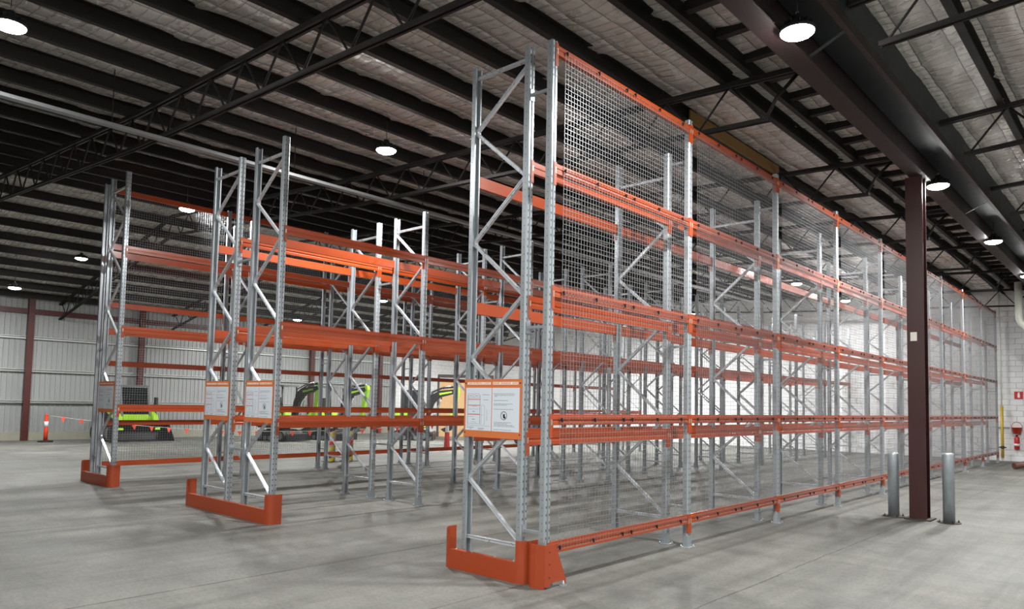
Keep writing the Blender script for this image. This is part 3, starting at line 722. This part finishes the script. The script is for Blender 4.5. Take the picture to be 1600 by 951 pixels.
# ------------------------------------------------------------------ machines by the left wall
def place(o, x, y, rz): o.location = (x, y, 0); o.rotation_euler = (0, 0, rz)
def stadium(l, h, n=8):
    r = h/2; return [(l/2-r+r*math.sin(a), r-r*math.cos(a)) for a in [math.pi*i/n for i in range(n+1)]]+[(-l/2+r-r*math.sin(a), r+r*math.cos(a)) for a in [math.pi*i/n for i in range(n+1)]]
def excavator(label, x, y, rz, sc, cab, lettering):
    """boom reaches along local +x"""
    e = thing('mini_excavator', label, 'excavator', (x, y, 0), rz, 'lime and black machines by the far wall'); e.scale = (sc, sc, sc)
    for s in (-1, 1):
        t = obj('track', MB().prism(stadium(1.6, .42), s*.52-.13, s*.52+.13, 'y').mesh('track', M['rubber']), e)
        g = MB()
        for p in [(-.6+.1*i, .425) for i in range(13)]+[(-.6+.1*i, .0) for i in range(13)]: g.box(p[0]-.02, p[0]+.02, s*.52-.135, s*.52+.135, max(p[1]-.012, 0), p[1]+.012)
        obj('grouser_bars', g.mesh('grouser_bars', M['rubber']), t)
        w_ = MB()
        for xx, r in ((-.57, .15), (.57, .15), (-.25, .09), (0, .09), (.25, .09)): w_.tube([(xx, s*.64, .21 if r > .1 else .12), (xx, s*.665, .21 if r > .1 else .12)], r, 14)
        obj('rollers', w_.mesh('rollers', M['machine_grey']), t)
    obj('undercarriage', MB().box(-.5, .5, -.4, .4, .18, .48, .05).lathe([(.36, .46), (.36, .56)], n=20).mesh('undercarriage', M['black']), e)
    bl = MB().prism([(.95, .05), (1.0, .02), (1.02, .3), (.96, .4), (.93, .38), (.97, .28)], -.68, .68, 'y'); bl.bar((.5, .3, .28), (.95, .3, .2), .08); bl.bar((.5, -.3, .28), (.95, -.3, .2), .08)
    obj('dozer_blade', bl.mesh('dozer_blade', M['black']), e)
    body = obj('body', MB().prism([(-.85, .6), (-.78, 1.05), (-.6, 1.2), (-.1, 1.2), (.0, .95), (.55, .85), (.62, .58), (-.7, .54)], -.55, .55, 'y').mesh('body', M['lime']), e)
    obj('counterweight', MB().prism([(-.92, .62), (-.9, .9), (-.8, .98), (-.76, .56), (-.85, .56)], -.56, .56, 'y').mesh('counterweight', M['black']), body)
    gr = MB()
    for i in range(5): gr.box(-.7+.1*i, -.64+.1*i, -.562, -.55, .72, .98)
    obj('grille', gr.mesh('grille', M['black']), body)
    obj('skirt', MB().box(-.8, .6, -.57, .57, .53, .62, .03).mesh('skirt', M['black']), e)
    if cab:
        c_ = obj('cab', MB().prism([(-.4, .9), (-.42, 2.2), (.35, 2.2), (.52, 1.5), (.5, .85)], -.05, .55, 'y').mesh('cab', M['black']), e)
        obj('window', MB().prism([(-.33, 1.25), (-.34, 2.1), (.28, 2.1), (.42, 1.5), (.42, 1.25)], -.062, -.05, 'y').mesh('window', M['glass']), c_)
        obj('windscreen', MB().poly([(.365, .0, 2.12), (.365, .5, 2.12), (.525, .5, 1.52), (.525, .0, 1.52)], [(0, 1, 2, 3)]).mesh('windscreen', M['glass']), c_)
    else:
        k = MB()
        for xx, yy in ((-.42, -.4), (-.42, .4)): k.tube([(xx, yy, 1.15), (xx, yy, 2.25)], .028, 8)
        k.tube([(.42, .4, .9), (.36, .4, 2.25)], .024, 8); k.tube([(.42, -.4, .9), (.36, -.4, 2.25)], .024, 8)
        obj('canopy_posts', k.mesh('canopy_posts', M['black']), e)
        obj('canopy_roof', MB().box(-.5, .48, -.5, .5, 2.24, 2.31, .06).mesh('canopy_roof', M['machine_grey']), e)
        obj('seat', MB().box(-.35, .1, -.25, .25, 1.2, 1.32, .04).prism([(-.36, 1.28), (-.26, 1.28), (-.32, 1.8), (-.42, 1.78)], -.24, .24, 'y').mesh('seat', M['black']), e)
        lv = MB()
        for yy in (-.3, .3): lv.tube([(.3, yy, .95), (.26, yy, 1.45)], .015, 6)
        obj('levers', lv.mesh('levers', M['black']), e)
    bm_ = obj('boom', MB().prism([(.55, .75), (.72, .75), (.98, 1.62), (1.25, 1.9), (1.9, 2.08), (2.02, 2.16), (1.95, 2.28), (1.2, 2.2), (.86, 2.02), (.7, 1.6)], -.09, .09, 'y').mesh('boom', M['black']), e)
    obj('boom_stripe', MB().prism([(1.2, 2.0), (1.75, 2.12), (1.74, 2.18), (1.19, 2.09)], -.096, .096, 'y').mesh('boom_stripe', M['lime']), bm_)
    if lettering:
        tx = text('ZOOMLION', .12, M['black'], bm_, (1.46, -.0975, 2.09)); tx.rotation_euler = (math.pi/2, -.2, 0)
    obj('boom_cylinder', MB().tube([(.85, 0, .8), (1.1, 0, 1.35)], .06, 10).tube([(1.1, 0, 1.35), (1.3, 0, 1.9)], .035, 8).mesh('boom_cylinder', M['bright_steel']), bm_)
    obj('hoses', MB().tube([(.75, .05, 1.5), (.9, .06, 2.12), (1.3, .06, 2.3), (1.9, .05, 2.36)], .025, 6).tube([(.7, -.05, 1.5), (.86, -.06, 2.14), (1.3, -.06, 2.33), (1.95, -.05, 2.4)], .025, 6).mesh('hoses', M['rubber']), bm_)
    arm = obj('arm', MB().prism([(1.86, 2.3), (2.08, 2.36), (2.12, 2.2), (1.98, 1.5), (1.8, .95), (1.68, .97), (1.8, 1.5), (1.86, 2.05)], -.075, .075, 'y').mesh('arm', M['lime']), e)
    obj('arm_cylinder', MB().tube([(1.35, 0, 2.32), (1.7, 0, 2.4)], .055, 10).tube([(1.7, 0, 2.4), (2.0, 0, 2.38)], .03, 8).mesh('arm_cylinder', M['bright_steel']), arm)
    obj('bucket', MB().prism([(1.66, 1.02), (1.86, .96), (1.9, .7), (1.75, .45), (1.45, .38), (1.3, .5), (1.42, .55), (1.6, .62), (1.68, .8)], -.25, .25, 'y').mesh('bucket', M['black']), e)
    return e
RZ = math.radians(14)
excavator('mini excavator with open canopy and lettered boom, leftmost of the three', -22.6, 10.59, RZ, .98, False, True)
excavator('mini excavator with open canopy, middle of the three', -22.2, 12.60, RZ, .98, False, False)
excavator('excavator with a dark glazed cab, right of the three by plywood', -20.6, 15.82, math.radians(42), 1.0, True, False)

ld = thing('track_loader', 'lime and black compact track loader with a wide black bucket', 'loader', (-24.9, 5.42, 0), math.radians(3), 'lime and black machines by the far wall')
for s in (-1, 1):
    t = obj('track', MB().prism(stadium(1.9, .6), s*.72-.16, s*.72+.16, 'y').mesh('track', M['rubber']), ld)
    obj('rollers', MB().tube([(-.6, s*.87, .32), (-.6, s*.9, .32)], .2, 16).tube([(.6, s*.87, .32), (.6, s*.9, .32)], .2, 16).mesh('rollers', M['machine_grey']), t)
obj('chassis', MB().box(-1.1, .7, -.56, .56, .25, 1.05, .08).mesh('chassis', M['black']), ld)
cb = obj('cab', MB().prism([(-.6, 1.0), (-.55, 2.0), (.55, 2.02), (.78, 1.0)], -.5, .5, 'y').mesh('cab', M['glass']), ld)
fr = MB()
for yy in (-.5, .5):
    fr.bar((.8, yy, .95), (.57, yy, 2.03), .07); fr.bar((-.6, yy, .95), (-.56, yy, 2.03), .07); fr.bar((-.56, yy, 2.03), (.57, yy, 2.03), .07)
fr.bar((.57, -.5, 2.03), (.57, .5, 2.03), .07); fr.box(-.58, .58, -.5, .5, 2.03, 2.09)
obj('cab_frame', fr.mesh('cab_frame', M['machine_grey']), cb)
gd = MB()
for i in range(7): gd.bar((.80-.03*i, -.46, 1.02+.14*i), (.80-.03*i, .46, 1.02+.14*i), .022)
obj('guard_bars', gd.mesh('guard_bars', M['black']), cb)
obj('beacon', MB().lathe([(.05, 2.09), (.05, 2.15), (.03, 2.18)], (-.2, -.35, 0), 12).mesh('beacon', M['safety_orange']), cb)
for s in (-1, 1):
    obj('lift_arm', MB().prism([(-1.1, 1.25), (-.9, 1.5), (.2, 1.32), (.95, .95), (1.18, .45), (1.02, .4), (.8, .78), (.1, 1.08), (-.9, 1.1)], s*.66-.09, s*.66+.09, 'y').mesh('lift_arm', M['lime']), ld)
obj('front_panel', MB().prism([(.7, .7), (.85, .72), (.82, 1.0), (.7, 1.05)], -.55, .55, 'y').mesh('front_panel', M['lime']), ld)
bk = obj('bucket', MB().prism([(1.05, .03), (1.75, .02), (1.75, .05), (1.15, .1), (1.08, .35), (1.2, .68), (1.14, .72), (1.0, .4)], -1.05, 1.05, 'y').mesh('bucket', M['black']), ld)
for s in (-1, 1): obj('bucket_side', MB().prism([(1.05, .03), (1.75, .02), (1.62, .2), (1.2, .72), (1.02, .4)], s*1.05-.012, s*1.05+.012, 'y').mesh('bucket_side', M['black']), bk)
obj('cutting_edge', MB().box(1.68, 1.80, -1.06, 1.06, .012, .04).mesh('cutting_edge', M['bright_steel']), bk)
obj('exhaust', MB().tube([(.3, .95, .7), (.3, .95, 1.25)], .04, 10).box(.24, .36, .88, 1.02, 1.25, 1.65, .03).mesh('exhaust', M['black']), ld)

# ------------------------------------------------------------------ barrier: bollards, string of flags
def cone_post(label, x, y, h):
    b = thing('safety_bollard', label, 'bollard', (x, y, 0), 0, 'orange and white plastic bollards')
    obj('foot', MB().lathe([(.24, 0), (.24, .03), (.12, .055), (.07, .06)], n=20).mesh('foot', M['rubber']), b)
    obj('shaft', MB().lathe([(.065, .05), (.06, h*.45), (.058, h*.9), (.05, h*.95), (.06, h*.97), (.05, h)], n=16).mesh('shaft', M['safety_orange']), b)
    obj('reflective_band', MB().lathe([(.064, h*.55), (.063, h*.74)], n=16).mesh('reflective_band', M['white_band']), b)
    return b
A_, B_ = Vector((-25.13, 2.97, .93)), Vector((-14.99, 12.55, .95))
cone_post('orange plastic bollard with white band by the metal wall', A_.x-.09, A_.y-.09, .98)
rb = thing('safety_bollard', 'red and white post at the right end of the flag string', 'bollard', (B_.x+.09, B_.y+.09, 0), 0, 'orange and white plastic bollards')
obj('shaft', MB().prism([(-.09, 0), (.09, 0), (.06, .62), (-.06, .62)], -.06, .06, 'y').mesh('shaft', M['red_band']), rb); obj('upper_shaft', MB().box(-.055, .055, -.055, .055, .62, 1.02, .015).mesh('upper_shaft', M['white_band']), rb)
fs_ = thing('flag_bunting', 'drooping string of small bright orange triangular flags', 'bunting', (A_.x, A_.y, 0))
def cat(t): 
    p = A_.lerp(B_, t); return Vector((p.x, p.y, p.z-.42*4*t*(1-t)))-Vector((A_.x, A_.y, 0))
obj('string', MB().tube([cat(i/40) for i in range(41)], .006, 5).mesh('string', M['string']), fs_)
dr = (B_-A_).normalized(); nrm = Vector((-dr.y, dr.x, 0))
for i in range(22):
    t = (i+.6)/22.4; p = cat(t); q = p+dr*.17; tip = p+dr*.085+Vector((0, 0, -.18))+nrm*random.uniform(-.05, .05); k = nrm*.004
    vs = [p+k, q+k, tip+k, p-k, q-k, tip-k]
    obj('flag', MB().poly(vs, [(0, 2, 1), (3, 4, 5), (0, 1, 4, 3), (1, 2, 5, 4), (2, 0, 3, 5)]).mesh('flag', M['flag']), fs_)
def striped_post(label, x, y):
    b = thing('striped_post', label, 'post', (x, y, 0), 0, 'hazard striped posts behind the farthest rack')
    obj('tube', MB().lathe([(.085, .01), (.085, 1.0), (.075, 1.03)], n=18).mesh('tube', M['dirty_white']), b)
    obj('base_plate', MB().box(-.2, .2, -.2, .2, 0, .015).mesh('base_plate', M['dark_iron']), b)
    for i, z in enumerate((.04, .16, .34, .5, .72, .86)):
        vs = []; n = 18
        for k in range(n+1):
            a = 2*math.pi*k/n; zz = z+.05*math.sin(a)
            vs += [(.0875*math.cos(a), .0875*math.sin(a), zz), (.0875*math.cos(a), .0875*math.sin(a), zz+.1)]
        obj('stripe', MB().poly(vs, [(2*k, 2*k+2, 2*k+3, 2*k+1) for k in range(n)]).mesh('stripe', M[('hazard_yellow', 'black_print', 'hazard_yellow', 'red_band', 'hazard_yellow', 'black_print')[i]]), b)
striped_post('hazard striped post behind the farthest rack, left of two', -12.75, 6.33)
striped_post('hazard striped post behind the farthest rack, right of two', -12.65, 6.85)

# plywood sheets and a door frame against the far wall
pw = thing('plywood_stack', 'plywood sheets in a dark frame, standing by the far left corner', 'plywood', (-21.7, 19.3, 0), math.radians(40))
for i in range(2): obj('sheet', MB().box(-.62+1.25*i, .58+1.25*i, -.01, .01, .02, 2.75).mesh('sheet', M['plywood']), pw)
obj('frame', MB().box(-.75, 2.0, -.05, .05, 2.9, 3.05).box(-.76, -.66, -.05, .05, 0, 2.9).box(1.9, 2.0, -.05, .05, 0, 2.9).mesh('frame', M['dark_iron']), pw)
cr = thing('small_machine', 'blue and grey machine low on the floor behind the racks', 'machine', (-15.6, 18.2, 0), .6)
obj('body', MB().box(-.7, .7, -.4, .4, .25, .75, .08).mesh('body', M['blue']), cr); obj('engine', MB().box(-.2, .6, -.3, .3, .75, 1.05, .05).mesh('engine', M['machine_grey']), cr)
wh = MB().tube([(0, -.06, .22), (0, .06, .22)], .22, 18).mesh('wheel', M['rubber'])
for x in (-.5, .5):
    for y in (-.45, .45): obj('wheel', wh, cr, (x, y, 0))

# ------------------------------------------------------------------ things on the far wall at the right
sg = thing('fire_sign', 'small red fire extinguisher sign on the white block wall', 'sign', (.47, YB-.016, 2.22))
obj('plate', MB().box(-.13, .13, -.004, 0, 0, .27).mesh('plate', M['red_gloss']), sg)
obj('symbol', MB().prism([(-.035, .05), (.035, .05), (.035, .17), (.02, .195), (.02, .215), (.045, .235), (-.02, .235), (-.02, .195), (-.035, .17)], -.006, -.004, 'y').mesh('symbol', M['white_band']), sg)
yp = thing('yellow_pipe', 'yellow guard pipe with thin white conduit rising up the block wall', 'pipe', (-.03, YB-.12, 0))
obj('guard_tube', MB().tube([(0, 0, .12), (0, 0, 1.95)], .045, 14).mesh('guard_tube', M['yellow']), yp)
obj('conduit', MB().tube([(0, 0, 1.9), (-.02, 0, 6.1)], .025, 10).mesh('conduit', M['white_pipe']), yp)
obj('bracket', MB().box(-.22, .22, .045, .09, 1.18, 1.22).mesh('bracket', M['galv_pipe']), yp)
obj('valve', MB().lathe([(.05, .44), (.075, .48), (.05, .54)], n=12).tube([(-.12, -.03, .49), (.12, -.03, .49)], .02, 8).mesh('valve', M['dark_iron']), yp)
fe = thing('fire_extinguisher', 'red fire extinguisher hanging on the block wall', 'extinguisher', (.40, YB-.12, 0))
obj('cylinder', MB().lathe([(.05, .42), (.085, .45), (.085, .82), (.06, .88), (.03, .9)], n=18).mesh('cylinder', M['red_gloss']), fe)
obj('valve', MB().box(-.03, .03, -.03, .03, .9, .95).bar((0, 0, .95), (.12, 0, .97), .02).mesh('valve', M['black']), fe)
obj('label_band', MB().lathe([(.087, .56), (.087, .64)], n=18).mesh('label_band', M['white_band']), fe)
fbk = thing('fire_bucket', 'orange red plastic bucket hanging above the fire extinguisher', 'bucket', (.42, YB-.2, .98))
obj('pail', MB().lathe([(.11, 0), (.16, .22), (.175, .22), (.175, .235), (.15, .235), (.105, .02)], n=20).mesh('pail', M['red_bucket']), fbk)
obj('handle', MB().tube([(.165*math.cos(a), 0, .23+.19*math.sin(a)) for a in [math.pi*k/12 for k in range(13)]], .008, 6).mesh('handle', M['black']), fbk)
dp = thing('downpipe', 'white downpipe with an elbow dropping from the gutter at far right', 'downpipe', (.95, 22.6, 0))
obj('drop', MB().tube([(0, 0, 5.9), (0, 0, 4.75), (.05, 0, 4.6), (.3, 0, 4.35), (.36, 0, 4.2)], .11, 16).mesh('drop', M['white_pipe']), dp)
obj('lower_pipe', MB().tube([(.36, 0, 4.25), (.38, 0, 0.05)], .09, 14).mesh('lower_pipe', M['red_brown']), dp)
bp_ = thing('brown_pipe', 'brown pipe lying on the floor at the right edge of the picture', 'pipe', (.86, 21.6, 0))
obj('pipe', MB().tube([(0, 0, .1), (.55, .5, .22), (1.2, 1.0, .3)], .1, 14).mesh('pipe', M['brown_pipe']), bp_)
obj('chock', MB().box(1.0, 1.4, .8, 1.2, 0, .21).mesh('chock', M['timber']), bp_)
